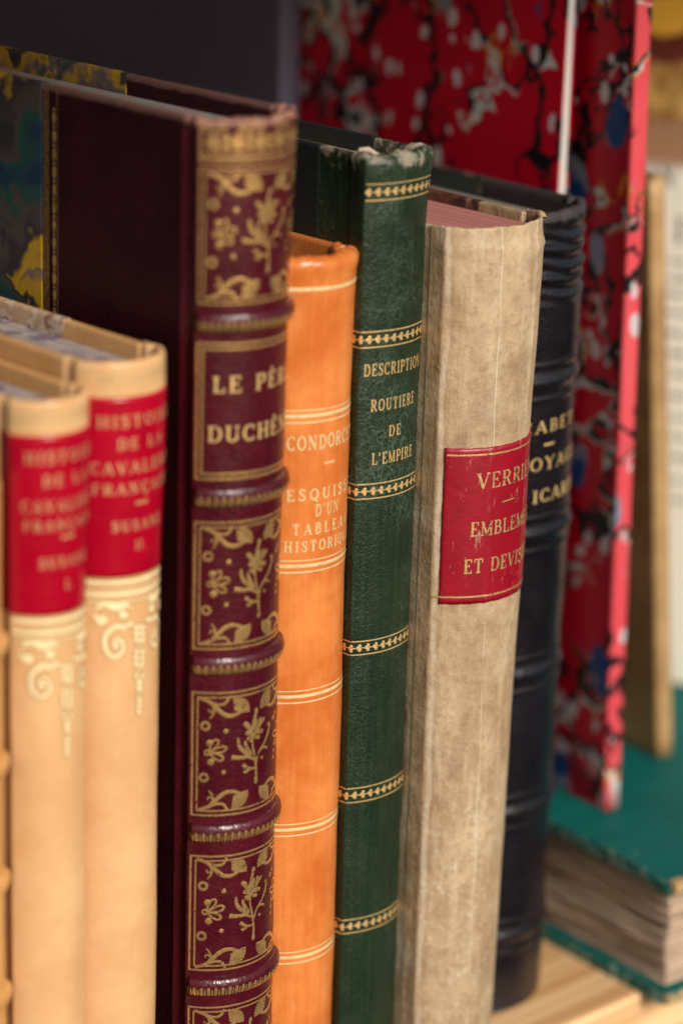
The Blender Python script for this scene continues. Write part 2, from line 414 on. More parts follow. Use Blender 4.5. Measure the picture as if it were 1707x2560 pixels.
# ------------------------------------------------------------------ the stall: shelf, back, and an unseen shelf added for shade
def wood(name, c1, c2, rough=.5):
    n = N(name)
    v = n.map((3, 130, 130))
    a = n.noise(v, 1., 4, .6, .4)
    b = n.noise(n.map((9, 700, 700)), 1., 2)
    k = n.math('ADD', n.mul(a, .75), n.mul(b, .25))
    c = n.mix(n.step(k, .36, .62), c1, c2)
    return n.done(c, rough, k, .15, .0004)
M_wood = wood('pale_pine', (.52, .25, .085), (.88, .58, .30))
M_back = (lambda n: n.done(n.mix(n.noise(n.co, 20), (.035, .032, .036), (.05, .045, .05)), .7, n.noise(n.co, 400), .1))(N('dark_board'))
stall = empty('bookcase', (0, 0, 0), 'pale pine bookcase holding the row of old books, dark back behind them', 'bookcase')
box('shelf', (-.25, -.0168, -.020), (.62, .36, 0), M_wood, stall, .0012)
box('back_panel', (-.25, .362, -.020), (.62, .376, .40), M_back, stall, .001)
box('unseen_shade_shelf', (-.25, -.165, .36), (.62, .36, .38), M_wood, stall, .001)  # added out of view above, reaching forward to shade the rear of the row

# ------------------------------------------------------------------ shared materials
G = gold('gilt', (.90, .60, .25), .32, .5, worn=.30)
G_dull = gold('rubbed_gilt', (.80, .49, .18), .27, .72, worn=.34)
G_pale = gold('pale_gilt', (.95, .68, .32), .28, .45)
M_marb_red = marble_red()
G_bright = gold('bright_gilt', (1.0, .76, .38), .26, .3, worn=.27)
G_scroll = gold('cream_book_gilt', (1.0, .82, .46), .26, .12)
M_press = (lambda n: n.done((.40, .18, .05), .45))(N('burnished_impression'))
BOOKROW = 'old leather books in the front row'

# ------------------------------------------------------------------ cream calf volumes with red labels
M_cream = leather('cream_calf', (.61, .340, .145), (.69, .415, .195), .32, .08, .08, spec=.45, scuff=(.80, .55, .30))
M_creamrim = leather('cream_calf_turn_in', (.60, .30, .10), (.72, .42, .17), .45, .12, .3)
M_redlabel = leather('red_label_leather', (.31, .001, .013), (.40, .002, .018), .27, .08, .3, spec=.35)
M_creamp = pages('cream_volume_page_tops', (.34, .28, .26), (.50, .43, .38), speck=(.16, .11, .17))
M_marbc = marble_dark('faded_marbled_paper', [(.06, .12, .16), (.55, .40, .24), (.50, .30, .16), (.62, .50, .36), (.30, .12, .07), (.50, .38, .26)], 90)
def scroll(fo, zt):
    """gilded bracket with volutes and a string of drops hanging under the label"""
    for dz, wd in ((0, .9), (-1.6, .35), (-2.6, .9), (-4.2, .4)):
        fo.ribbon([(-fo.sp.half+.5, zt-1.2+dz), (fo.sp.half-.5, zt-1.2+dz)], wd)
    z = zt-6
    for s in (-1, 1):
        fo.ribbon([(s*9.6, z-1.0), (s*7.6, z+.3), (s*5.2, z-.6), (s*3.4, z-.2), (s*2.0, z-1.0)], 0, curve=True, taper=lambda t: .5+1.1*math.sin(math.pi*min(1, t*1.1)))
        fo.ribbon([(s*9.8, z-2), (s*8.8, z-4.0), (s*7.4, z-3.4), (s*8.0, z-2.4)], .8, curve=True)
        fo.disc(s*8.3, z-3.1, 1.0); fo.disc(s*3.8, z-2.4, 1.0); fo.disc(s*2.4, z-4.6, .8, .6)
        fo.ribbon([(s*3.2, z-5.2), (s*5.6, z-4.8), (s*7.6, z-7.0), (s*7.2, z-10.2), (s*5.4, z-11.4), (s*3.8, z-10.0), (s*4.2, z-8.0), (s*5.6, z-7.6), (s*5.9, z-8.8)], 0, curve=True, taper=lambda t: 1.25-.7*t)
        fo.disc(s*5.4, z-9, .7)
    for k in range(15):
        zz = z-5.5-k*1.35; r = .75-.03*k
        if k % 4 == 3: fo.ring(0, zz, .6, .28)
        else:
            fo.disc(-.75*(1 if k < 9 else .3), zz, max(.3, r), .6); fo.disc(.75*(1 if k < 9 else .3), zz-.4, max(.3, r), .6)
def cream_book(X0, T, Yj, H, lab, lines, label, swell):
    sp = Spine(T, 72, H, swell, .06, X0*1000)
    root = empty('book', (X0, Yj, 0), label, 'book', group=BOOKROW)
    s = spine_mesh(sp, M_cream, root, 2.0, 6, rimjit=.12)
    body(root, sp, 120, M_creamrim, M_creamp, 2.2, 4.2, M_marbc, 29)
    fo = Foil(sp, .05)
    for z in (H-2.2, H-4.6, H-6.0): fo.ribbon([(-sp.half+.3, z), (sp.half-.3, z)], .3)
    u = -sp.half+.5
    while u < sp.half-.5:
        fo.ribbon([(u, H-4.3), (u, H-2.5)], .32); u += .75
    fo.build('gilt_head_border', G_pale, root)
    lo, hi = lab
    L = patch(sp, -sp.half-3.2, sp.half+.4, lo, hi, .22, 'title_label', M_redlabel, root)
    ft = Foil(sp, .27)
    for (t, z, cap, w_, uc) in lines:
        if t == '-': ft.ribbon([(uc-1.5, z), (uc+1.5, z)], .55)
        else: text(ft, t, uc, z, cap*.84, w_*.97, bold=1.0, gap=.26)
    ft.build('gilt_title', gold('label_gilt', (.80, .48, .24), .42, .55), L)
    fs = Foil(sp, .035); fs.grow = .55; scroll(fs, lo); pr_ = fs.build('pressed_scroll', M_press, root)
    fs = Foil(sp, .12); scroll(fs, lo); fs.build('gilt_scroll', G_scroll, pr_)
    return root
cream_book(0.0319, 18.43, -0.0052, 188.1, (143.5, 181.1),
    [('HISTOIRE', 175.3, 2.92, 18.0, 0), ('DE LA', 170.6, 2.73, 10.7, 0), ('CAVALERIE', 165.2, 2.92, 19.5, 0), ('FRANÇAISE', 161.3, 2.63, 18.5, 0), ('-', 159.7, 0.00, 0.0, 0), ('SUSANE', 153.5, 2.53, 12.2, 0), ('I.', 148.6, 2.53, 1.9, .4)],
    'cream calf book with red label ending in I., leftmost of the two cream volumes', ((0, 0), (140, 0), (187, .8)))
cream_book(0.0509, 21.29, -0.0021, 192.4, (146.8, 185.1),
    [('HISTOIRE', 178.8, 2.92, 19.5, 0), ('DE LA', 174.1, 2.73, 11.2, 0), ('CAVALERIE', 169.0, 2.92, 22.4, 0), ('FRANÇAISE', 164.6, 2.73, 21.4, 0), ('-', 162.4, 0.00, 0.0, 0), ('SUSANE', 156.7, 2.53, 13.1, 0), ('II.', 152.3, 2.53, 2.7, 0)],
    'cream calf book with red label ending in II., standing against the tall purple book', ((0, 0), (140, 0), (187, 1.2)))
# ------------------------------------------------------------------ sliver of a tan book at the very left
M_tan = leather('tan_calf', (.50, .24, .07), (.62, .33, .11), .4, .12, .3)
sp = Spine(19.4, 58, 172, ((0, 0),), .06, 1.)
root = empty('book', (.0114, -0.0040, 0), 'tan leather book with raised bands, only a sliver at the left edge', 'book', group=BOOKROW)
spine_mesh(sp, M_tan, root, 2.0, 6); body(root, sp, 120, M_tan, M_creamp, 2.2, 5)
for z in (138, 112, 86, 60, 34): band_mesh(sp, z, 2.2, 1.5, M_tan, root)

# ------------------------------------------------------------------ purple morocco book, gilt compartments
M_purple = leather('purple_morocco', (.046, .0025, .007), (.074, .0045, .010), .30, .34, .35, H=239, wear=(.30, .14, .09), weardepth=.0032, wk=(2.2, -1.45))
M_purpc = leather('purple_morocco_cover', (.022, .002, .0045), (.038, .0035, .008), .42, .45, .2, H=239, wear=(.16, .08, .06), weardepth=.002, spec=.2)
M_marbp = marble_dark('dark_swirled_marbled_paper', [(.02, .02, .03), (.010, .03, .07), (.012, .07, .055), (.07, .055, .05), (.03, .025, .03), (.50, .29, .01), (.13, .10, .10), (.008, .05, .045), (.17, .14, .12)], 22)
M_pagesp = pages('faded_page_tops', (.26, .22, .20), (.42, .30, .28), speck=(.28, .32, .28))
spP = Spine(24.9, 61, 239.2, ((0, 1.2), (50, .7), (130, 0), (200, .9), (240, 2.2)), .07, 2.)
purple = empty('book', (.0794, -.0049, 0), 'tall purple leather book with raised bands and gold floral panels', 'book', group=BOOKROW)
spine_mesh(spP, M_purple, purple, 2.2, 7, rimjit=.3)
body(purple, spP, 150, M_purpc, M_pagesp, 2.4, 4.6, M_marbp, 51.5, headband=M_purpc, top=.2)
BANDS = (197.0, 159.2, 121.4, 82.2, 44.8, 7.5)
for zb in BANDS[:-1]:
    bd = band_mesh(spP, zb, 2.2, 1.45, M_purple, purple)
    fo = Foil(spP, 0)
    def fb(u, a, off, zb=zb):
        t = min(1, (spP.half-.4-abs(u))/1.2+.18)
        return spP.P(u, zb+2.2*math.sin(a), 1.45*t*max(0, math.cos(a))**.8+.035+off)
    fo.f = fb
    u = -spP.half+1.0; i = 0
    while u < spP.half-.8:
        wd = .62 if i % 2 == 0 else .34
        fo.ribbon([(u, -1.12), (u, -.75), (u, -.35), (u, .0), (u, .15)] if i % 2 == 0 else [(u, -1.05), (u, -.6), (u, .0)], 0, taper=lambda t, wd=wd: wd*(.55+.6*math.sin(math.pi*t)))
        u += .72; i += 1
    fo.build('gilt_band_roll', G_dull, bd)
def fan(fo, cx, cz, ang, r0, r1, spread, n=9, w_=.5):
    for i in range(n):
        a = math.radians(ang+spread*(i/(n-1)-.5)); f = 1-.16*abs(i/(n-1)-.5)
        fo.ribbon([(cx+r*math.cos(a), cz+r*math.sin(a)) for r in (r0, (r0+r1*f)/2, r1*f)], 0, taper=lambda t: .16+w_*t)
def corner(fo, zc, s, v):
    m = lambda L: [(s*u, zc+v*z) for u, z in L]
    fo.ribbon(m([(-12.9, 13.2), (-10.4, 12.2), (-8.9, 10.7), (-7.3, 9.3), (-5.6, 8.9), (-4.0, 9.4), (-2.6, 10.2)]), 0, curve=True, taper=lambda t: .82*(.35+.85*math.sin(math.pi*(.15+.8*t))))
    fo.ribbon(m([(-11.2, 12.7), (-8.8, 11.7), (-7.2, 11.9), (-6.3, 13.4)]), 0, curve=True, taper=lambda t: .82*(.4+.95*t*(1.25-t)))
    fo.ribbon(m([(-10.2, 12.1), (-9.6, 10.9), (-9.7, 9.6), (-10.5, 8.4)]), 0, curve=True, taper=lambda t: .82*(.95-.6*t))
    fo.ribbon(m([(-9.7, 10.2), (-10.5, 10.0), (-10.7, 10.7)]), .35, curve=True)
    cx, cz = s*-5.0, zc+v*9.5
    base = 46 if s > 0 else 134
    fan(fo, cx, cz, v*base, .5, 3.8, 92, 9, .44)
def compartment(zt, zb, parent):
    fo = Foil(spP, .05); hw = 14.2
    fo.rect(-hw, zb, hw, zt, .44); fo.rect(-hw+1.1, zb+1.05, hw-1.1, zt-1.05, .38)
    zc = (zt+zb)/2
    for s in (-1, 1):
        for v in (1, -1): corner(fo, zc, s, v)
        fo.ring(s*11.4, zc+6.7, .85, .62); fo.ring(s*11.6, zc-5.4, .85, .62)
        fo.disc(s*6.9, zc+5.4, .55); fo.disc(s*7.3, zc-4.2, .5)
        # flower of looped petals
        cx, cz = s*-10.6 if s > 0 else 10.6, zc+.5
        d = -s if s < 0 else -1
        q = 1 if cx < 0 else -1
        for a, r in ((15, 3.6), (58, 3.2), (-28, 3.2)):
            aa = math.radians(a); ux, uz = q*math.cos(aa), math.sin(aa)
            px, pz = -uz, ux
            fo.ribbon([(cx, cz), (cx+ux*r*.5+px*.55, cz+uz*r*.5+pz*.55), (cx+ux*r*.9+px*.6, cz+uz*r*.9+pz*.6), (cx+ux*r*1.1, cz+uz*r*1.1), (cx+ux*r*.9-px*.6, cz+uz*r*.9-pz*.6), (cx+ux*r*.5-px*.55, cz+uz*r*.5-pz*.55), (cx, cz)], .48, curve=True)
        fo.disc(cx+q*.2, cz+2.3, .75); fo.disc(cx+q*.5, cz-2.2, .8); fo.ring(cx-q*.3, cz, .55, .42)
    # central plant
    fo.ribbon([(.6, zc-7.6), (.6, zc-4.6), (.1, zc-1.6), (-.5, zc+1), (-.5, zc+3)], 0, curve=True, taper=lambda t: .82*(.85-.4*t))
    fo.disc(.6, zc-7.4, .5, .9)
    fo.ribbon([(.0, zc-2.4), (-1.6, zc-1.4), (-3.6, zc-1.2), (-5.6, zc-.8)], 0, curve=True, taper=lambda t: .82*(.6+.7*t))
    fo.ribbon([(-1.5, zc-1.0), (-3.0, zc+.4), (-3.9, zc+1.8), (-4.1, zc+3.6)], 0, curve=True, taper=lambda t: .82*(.9*math.sin(math.pi*(.25+.65*t))+.2))
    fo.ribbon([(-.7, zc-1.2), (-1.7, zc+.3), (-2.2, zc+1.4), (-2.5, zc+2.6)], 0, curve=True, taper=lambda t: .82*(.95*math.sin(math.pi*(.25+.65*t))+.2))
    fo.ribbon([(.4, zc-4.4), (-.9, zc-4.3), (-2.0, zc-3.8), (-3.0, zc-2.9)], 0, curve=True, taper=lambda t: .82*(.6+.5*t))
    fo.ribbon([(-1.0, zc-4.3), (-2.2, zc-4.9), (-2.6, zc-4.4)], .55, curve=True)
    fo.ribbon([(.6, zc-3.4), (1.4, zc-1.0), (3.2, zc+.9), (4.4, zc+2.6), (4.9, zc+4.2), (4.3, zc+5.0)], 0, curve=True, taper=lambda t: .82*(.5+.5*t))
    fo.ribbon([(1.6, zc-.6), (3.0, zc-.3), (4.2, zc-.9)], .55, curve=True)
    L = lambda pts, w_: fo.ribbon([(u, zc+z_) for u, z_ in pts], 0, curve=True, taper=lambda t: w_*(.30+.85*math.sin(math.pi*(.12+.72*t))))
    L([(-1.2, 2.0), (.2, 3.9), (1.7, 5.6), (3.0, 6.7)], .75); L([(-.8, 2.8), (-.6, 5.0), (-.1, 7.0), (.35, 9.0)], .8)
    L([(-.7, 4.6), (-1.6, 5.6), (-2.2, 6.4), (-2.9, 6.7)], 1.0); L([(-.8, 3.8), (-1.5, 4.2), (-2.4, 4.4)], .95); L([(-.9, 2.9), (-1.5, 2.9), (-2.0, 2.7)], .8)
    L([(.6, 3.6), (1.4, 3.9), (2.5, 3.7)], .95); L([(.0, 2.9), (.8, 2.7), (1.5, 2.6)], .75); L([(1.0, 4.7), (1.5, 6.0), (1.6, 7.2)], .75)
    L([(-.2, 4.6), (.3, 5.8), (.5, 7.0)], .9)
    fo.disc(.4, zc+9.0, .5, .7)
    fo.disc(8, zc+6.2, .45); fo.disc(7.4, zc-2.6, .45); fo.disc(2.4, zc-2.6, .4)
    return fo.build('gilt_panel', G_dull, parent)
for zt, zb in ((229.0, 200.8), (153.4, 125.0), (114.9, 86.2), (76.4, 48.8), (39.5, 11.5)): compartment(zt, zb, purple)
fo = Foil(spP, .05)
fo.rect(-14.2, 163.1, 14.2, 192.3, .55); fo.rect(-13.1, 164.2, 13.1, 191.2, .5)
fo.build('gilt_title_frame', G_dull, purple)
fo = Foil(spP, .05)
text(fo, 'LE PÈRE', .2, 181.9, 3.5, 22.4, bold=1.12, gap=.2); text(fo, 'DUCHÊNE', .2, 171.2, 3.5, 24.2, bold=1.08, gap=.16)
fo.build('gilt_title', G, purple)
fo = Foil(spP, .05)
for z, wd in ((237.4, .5), (236.5, .3), (232.0, .35), (231.2, .4), (230.4, .4)): fo.ribbon([(-14.2, z), (14.2, z)], wd)
fo.ribbon([(-14.2, 230.2), (-14.2, 237.6)], .5); fo.ribbon([(14.2, 230.2), (14.2, 237.6)], .5)
u = -11.4; i = 0
while u < 13:
    for k in range(8):
        a = k*math.pi/4; fo.ribbon([(u, 234.3), (u+1.35*math.cos(a), 234.3+1.35*math.sin(a))], 0, taper=lambda t: .35+.5*t)
    fo.disc(u, 234.3, .5); fo.ring(u, 234.3, 1.75, .28)
    fo.disc(u+2.3, 234.9, .55); fo.disc(u+2.3, 233.2, .5, .8); fo.disc(u+2.3, 236.0, .35)
    u += 4.6
fo.build('gilt_head_border', G_dull, purple)
# gilt roll along the edge of the leather on the front cover
fo = Foil(spP, 0); fo.f = lambda y, z, off: Vector(((.08-off)*mm, y*mm, z*mm))
for y in (50.9, 50.2, 49.5): fo.ribbon([(y, 4), (y, 238.4)], .28)
z = 6
while z < 236:
    fo.disc(47.4, z, .65, 1.45); fo.disc(47.4, z+1.95, .42); z += 3.9
fo.ribbon([(46.2, 4), (46.2, 238.4)], .2)
fo.build('gilt_cover_roll', G_dull, purple)

# ------------------------------------------------------------------ orange calf book
M_orange = leather('orange_calf', (.52, .125, .022), (.70, .235, .058), .24, .12, .22, scuff=(.85, .42, .13), spec=.5)
M_pagesg = pages('grey_page_tops', (.30, .25, .20), (.45, .37, .30))
spO = Spine(20.9, 50, 206.8, ((0, 0), (150, 0), (207, .5)), .1, 3., ridges=(lambda u, z: .55*math.exp(-((z-204.5)/1.6)**2),))
orange = empty('book', (.1048, -.0037, 0), 'bright orange calf book with gold lines between the purple and green books', 'book', group=BOOKROW)
spine_mesh(spO, M_orange, orange, 3.4, 9, rimjit=.25)
body(orange, spO, 118, M_orange, M_pagesg, 2.6, 7.5)
pts = [spO.P(5.2+.25*k, 206.4+.25*math.sin(k*1.3), -1.2-.5*k) for k in range(9)]
tube(pts, lambda t: .0011*math.sin(math.pi*(.12+.82*t)), 'folded_cap', M_orange, orange)
h = spO.half-.3
for zt, zb in ((199.9, None), (173.2, 170.5), (139.0, 136.3), (108.4, 105.6), (76.0, 73.2), (44.1, 41.3)):
    fo = Foil(spO, .05)
    if zb is None: fo.ribbon([(-h, zt), (h, zt)], .8)
    else:
        fo.ribbon([(-h, zt), (h, zt)], .26); fo.ribbon([(-h, (zt+zb)/2+.1), (h, (zt+zb)/2+.1)], .75); fo.ribbon([(-h, zb), (h, zb)], .34)
    fo.build('gilt_band', G_bright, orange)
fo = Foil(spO, .05)
text(fo, 'CONDORCET', 0, 164.3, 3.2, 20.4, gap=.16)
fo.ribbon([(-1.5, 160.9), (1.5, 160.9)], .4)
text(fo, 'ESQUISSE', 0, 152.8, 2.6, 20.0, gap=.36); text(fo, "D'UN", 0, 149.0, 2.7, 6.8, gap=.2)
text(fo, 'TABLEAU', 0, 144.9, 2.6, 17.0, gap=.42); text(fo, 'HISTORIQUE', 0, 141.0, 2.5, 20.6, gap=.3)
fo.build('gilt_title', G_bright, orange)

# ------------------------------------------------------------------ green book
M_green = leather('green_morocco', (.006, .0155, .007), (.015, .030, .013), .38, .42, .65, H=227, wear=(.26, .22, .16), weardepth=.0085, wk=(3.2, -2.15), crackle=(.13, .18, .12), scuff=(.03, .055, .03), spec=.4)
M_greenc = (lambda n: n.done(n.mix(n.noise(n.co, 60), (.006, .011, .012), (.012, .018, .018)), .55, n.vor(n.co, 1600), .3))(N('black_cloth_cover'))
M_pagesb = pages('beige_page_tops', (.38, .30, .20), (.55, .46, .33))
spG = Spine(18.4, 31, 227.0, groove=0, swell=((0, -.3), (150, 0), (205, .4), (227, 1.1)), wob=.08, seed=4., ridges=(lambda u, z: .9*math.exp(-((z-225)/4.5)**2), lambda u, z: 0))
green = empty('book', (.1259, -.0060, 0), 'dark green crackled leather book with frayed head titled DESCRIPTION ROUTIERE', 'book', group=BOOKROW)
spine_mesh(spG, M_green, green, 3.6, 7, rimjit=.55)
body(green, spG, 128, M_green, M_pagesb, 2.3, 4.0, M_greenc, 14.5, headband=M_pagesb)
hg = spG.half+2.6
for zt, zb in ((220.6, 217.0), (187.8, 184.3), (153.0, 149.6), (115.8, 112.6), (79.8, 76.3), (46.5, 43.1)):
    fo = Foil(spG, .06)
    hg = spG.half+(2.6 if zt < 200 else -.2)
    fo.ribbon([(-hg, zt), (hg, zt)], .28); fo.ribbon([(-hg, zb), (hg, zb)], .28)
    zc = (zt+zb)/2
    fo.ribbon([(-hg, zc), (hg, zc)], .16)
    u = -hg+.7
    while u < spG.half+.5:
        for a in (90, 180, 270): fo.disc(u+.48*math.cos(math.radians(a)), zc+.52*math.sin(math.radians(a)), .42)
        fo.ribbon([(u, zc), (u+.9, zc)], .26); u += 2.05
    fo.build('gilt_clover_band', G, green)
fo = Foil(spG, .06)
text(fo, 'DESCRIPTION', .1, 177.8, 2.75, 17.4, gap=.16, bold=1.0); text(fo, 'ROUTIERE', 0, 169.7, 2.7, 13.4, gap=.2, bold=1.05)
text(fo, 'DE', -.1, 163.5, 2.5, 3.6, gap=.2, bold=1.05); text(fo, "L'EMPIRE", .2, 157.4, 2.7, 12.6, gap=.18, bold=1.05)
fo.build('gilt_title', G, green)
# tuft of thread sticking up from the worn head
tube([Vector((.0035, .0055, .2252)), Vector((.0042, .0060, .2266)), Vector((.0054, .0050, .2268)), Vector((.0068, .0042, .2258)), Vector((.0080, .0030, .2253))], lambda t: .0008*(1-.4*t), 'loose_thread', M_pagesb, green)

# ------------------------------------------------------------------ vellum book
def vellum():
    n = N('mottled_vellum')
    a = n.noise(n.co, 90, 6, .65); b = n.noise(n.map((300, 300, 40)), 1., 4, .65); g = n.noise(n.co, 520, 4, .7)
    c = n.mix(n.step(a, .3, .7), (.32, .205, .105), (.50, .365, .215))
    c = n.mix(n.mul(n.step(b, .45, .7), .45), c, (.60, .47, .30))
    c = n.mix(n.mul(n.step(g, .50, .64), .36), c, (.22, .13, .06))
    c = n.mix(n.mul(n.step(n.noise(n.map(loc=(.3, .1, .2)), 620, 4, .75), .55, .70), n.math('MULTIPLY_ADD', n.step(n.xyz()[2], .12, .05), .5, .12)), c, (.66, .58, .46))
    c = n.mix(n.mul(n.step(n.noise(n.map((1, 1, .55), loc=(.05, .02, .09)), 48, 6, .72), .50, .74), .42), c, (.17, .105, .055))
    x, y, z = n.xyz()
    for xc, wd, st in ((.0105, .0002, .45), (.0225, .0002, .45), (.0006, .0005, .35)):
        wob = n.math('MULTIPLY_ADD', n.noise(n.map((1, 1, 45), loc=(xc*90, 0, 0)), 1., 3), .0022, -.0011)
        d = n.math('ABSOLUTE', n.math('SUBTRACT', n.math('SUBTRACT', x, wob), xc))
        k = n.mul(n.step(d, wd, wd*.3), n.step(n.noise(n.map((1, 1, 60)), 1., 2), .38, .5))
        c = n.mix(n.mul(k, st), c, (.70, .62, .48))
    return n.done(c, .5, n.math('ADD', n.mul(a, 2.), n.math('ADD', n.mul(g, .8), b)), .45, .0007, spec=.4)
M_vel = vellum()
M_red2 = (lambda n: n.done(n.mix(n.mul(n.step(n.noise(n.map((500, 500, 120)), 1., 5, .75), .60, .70), .7), n.mix(n.noise(n.co, 200, 3), (.20, .001, .009), (.32, .002, .015)), (.45, .28, .20)), .42, n.noise(n.co, 600, 4), .25, .0004))(N('scuffed_red_label'))
M_pagesr = pages('red_stained_page_tops', (.38, .13, .11), (.55, .24, .20), freq=1500)
M_marbb = marble_dark('brown_marbled_paper', [(.05, .02, .015), (.10, .03, .02), (.16, .06, .03), (.04, .02, .02), (.30, .16, .10)], 70)
spV = Spine(29.1, 57, 210.0, groove=.05, swell=((0, -3.4), (70, -1.6), (140, 0), (210, 2.0)), wob=.07, seed=5., ridges=(
    lambda u, z: .35*math.exp(-((z-204.6+.06*u)/.8)**2)-.3*max(0, min(1, (z-205)/1.0)),
    lambda u, z: .22*math.exp(-((u+4.2+.3*math.sin(z*.13))/.35)**2), lambda u, z: .22*math.exp(-((u-7.0+.3*math.sin(z*.1))/.35)**2),
    lambda u, z: .10*math.exp(-((u+14.6)/.7)**2)))
vel = empty('book', (.1444, -.0126, 0), 'mottled beige vellum book with a scuffed red title label', 'book', group=BOOKROW)
spine_mesh(spV, M_vel, vel, 1.0, 6, rimjit=.2)
body(vel, spV, 125, M_vel, M_pagesr, 2.0, 2.6, M_marbb, 17)
tube([spV.P(14.2, 209.0, -.3), spV.P(14.6, 209.6, -.4), spV.P(15.2, 209.8, -.7), spV.P(15.8, 209.5, -1.1)], lambda t: .0011-.0003*t, 'folded_corner', M_vel, vel)
L = patch(spV, -15.4, 15.8, 123.0, 160.0, .26, 'title_label', M_red2, vel, .05)
fo = Foil(spV, .31)
fo.ribbon([(-14.9, 158.4), (15.4, 158.4)], .42); fo.ribbon([(-17.2, 124.7), (15.4, 124.7)], .42)
text(fo, 'VERRIEN', 0, 150.4, 3.7, u0=-8.0, width=21.5, bold=1.0, gap=.1); fo.ribbon([(-1.2, 146.6), (3.0, 146.7)], .3)
text(fo, 'EMBLEMES', 0, 139.2, 3.4, u0=-9.0, width=21, bold=1.05, gap=.12); text(fo, 'ET DEVISES', 0, 130.4, 3.4, u0=-10.2, width=22.5, bold=1.05, gap=.1)
fo.build('gilt_title', gold('worn_label_gilt', (.82, .55, .24), .4, .65, worn=.36), L)

# ------------------------------------------------------------------ black book
M_black = leather('black_morocco', (.006, .005, .007), (.011, .009, .012), .25, .35, .2, H=206, wear=(.035, .028, .03), weardepth=.004, scuff=(.05, .05, .06))
M_marbk = marble_dark('black_marbled_paper', [(.012, .02, .02), (.02, .03, .03), (.015, .02, .02), (.12, .08, .05), (.02, .03, .03)], 60)
KB = (165.3, 127.5, 91.5, 55.2, 21.4)
rid = [lambda u, z, zz=zz: .8*math.exp(-((z-zz)/1.5)**2) for zz in KB]
rid += [lambda u, z, zz=zz, s=s: .32*math.exp(-((z-zz-s*4.2)/.5)**2) for zz in KB for s in (-1, 1)]
rid += [lambda u, z: .30*(math.sin((z-196)*1.75+u*.11+math.sin(u*.3))+.8*math.sin(z*.93-u*.07))*max(0, min(1, (z-182)/6))*max(0, min(1, (204-z)/3))]
spK = Spine(36.6, 55, 206.2, ((0, -1.4), (60, -.5), (150, 0), (206, .5)), .12, 6., ridges=tuple(rid))
black = empty('book', (.1739, .0070, 0), 'black leather book with gold lettering and low ridges beside the vellum book', 'book', group=BOOKROW)
spine_mesh(spK, M_black, black, 2.6, 6, nz=420, rimjit=.4)
body(black, spK, 130, M_black, M_pagesg, 2.3, 5.5, M_marbk, 32)
fo = Foil(spK, .08)
text(fo, 'CABET', 0, 152.9, 3.1, 20.5, u0=-8.8, gap=.24, bold=.95); fo.ribbon([(-1.6, 149.9), (2.0, 149.9)], .6)
text(fo, 'VOYAGE', 0, 143.6, 3.3, 25, u0=-9.8, gap=.18, bold=.9); text(fo, 'EN ICARIE', 0, 135.6, 3.2, 31, u0=-15.2, gap=.14, bold=1.05)
fo.build('gilt_title', G, black)

# ------------------------------------------------------------------ plain thin books: two boards, a flat back, pages
def plain(name, label, loc, rot, T, W, H, cover_m, page_m, tb=.9, spine_open=False, bev=.0005, spine_m=None, kind='book', group=None, flat=False):
    r = empty(name, loc, label, kind, rot, group)
    a = box('cover', (0, 0, 0), (tb*mm, W*mm, H*mm), cover_m, r, bev)
    b = box('cover', ((T-tb)*mm, 0, 0), (T*mm, W*mm, H*mm), cover_m, r, bev)
    box('page_block', ((tb+.02)*mm, (1.0 if not spine_open else .4)*mm, 1.5*mm), ((T-tb-.02)*mm, (W-2)*mm, (H-2)*mm), page_m, r, 0)
    if not spine_open:
        n = 16; V = []
        for z in [H*i/30 for i in range(31)]:
            for i in range(n+1):
                a_ = math.pi*i/n
                V.append(((T/2-(T/2+.05)*math.cos(a_))*mm, (.8-(1.15*math.sin(a_)**.35 if flat else 1.5*math.sin(a_)**.8))*mm, z*mm))
        mesh('spine', V, grid_faces(31, n+1)+[tuple(range(n, -1, -1)), tuple(range(30*(n+1), 31*(n+1)))], spine_m or cover_m, r)
    return r
M_white = pages('white_page_edges', (.55, .52, .48), (.70, .66, .60), freq=1800)
M_slate = (lambda n: n.done(n.mix(n.noise(n.co, 80, 4), (.085, .075, .115), (.11, .098, .14)), .5, n.vor(n.co, 1400), .25, .0003))(N('slate_cloth'))
plain('book', 'large slate grey cloth book standing at the back behind the purple book', (.2216, .1295, 0), (0, 0, 0), 7, 210, 325, M_slate, M_pagesg, 2.0, bev=.002)
MAR = 'thin books in red marbled paper'
plain('book', 'thin red marbled paper book set back behind the green and black books, pale front edge', (.2302, .0335, .0352), (0, 0, 0), 3.7, 190, 262, M_marb_red, M_white, .55, spine_open=True, group=MAR)
M_pink = marble_red('rubbed_lit_pink_marbled_spine', (.52, .025, .04), (.68, .11, .12), (.31, .12, .045))  # paler copy of the red paper: rubbing plus frontal light put into the colour
plain('book', 'thin red marbled paper book with worn spine painted lit pink standing on the teal book', (.2408, .0146, .0352), (0, math.radians(-1.5), math.radians(-6)), 5.0, 190, 258, M_marb_red, M_white, 1.0, spine_m=M_pink, flat=True, group=MAR)
def brownm():
    n = N('worn_brown_vellum')
    c = n.mix(n.step(n.noise(n.co, 60, 5, .65), .35, .7), (.30, .165, .06), (.46, .29, .12))
    c = n.mix(n.mul(n.step(n.noise(n.map((1, 1, .6)), 75, 4, .7), .62, .74), .7), c, (.10, .05, .02))
    return n.done(c, .55, n.noise(n.co, 300, 4), .3, .0006)
M_brown = brownm()
plain('book', 'slim brown worn vellum book leaning towards the red marbled book', (.2797, .0296, .0354), (0, math.radians(-6.0), math.radians(-5.4)), 5.6, 120, 166, M_brown, M_pagesb, 1.2, bev=.0009)

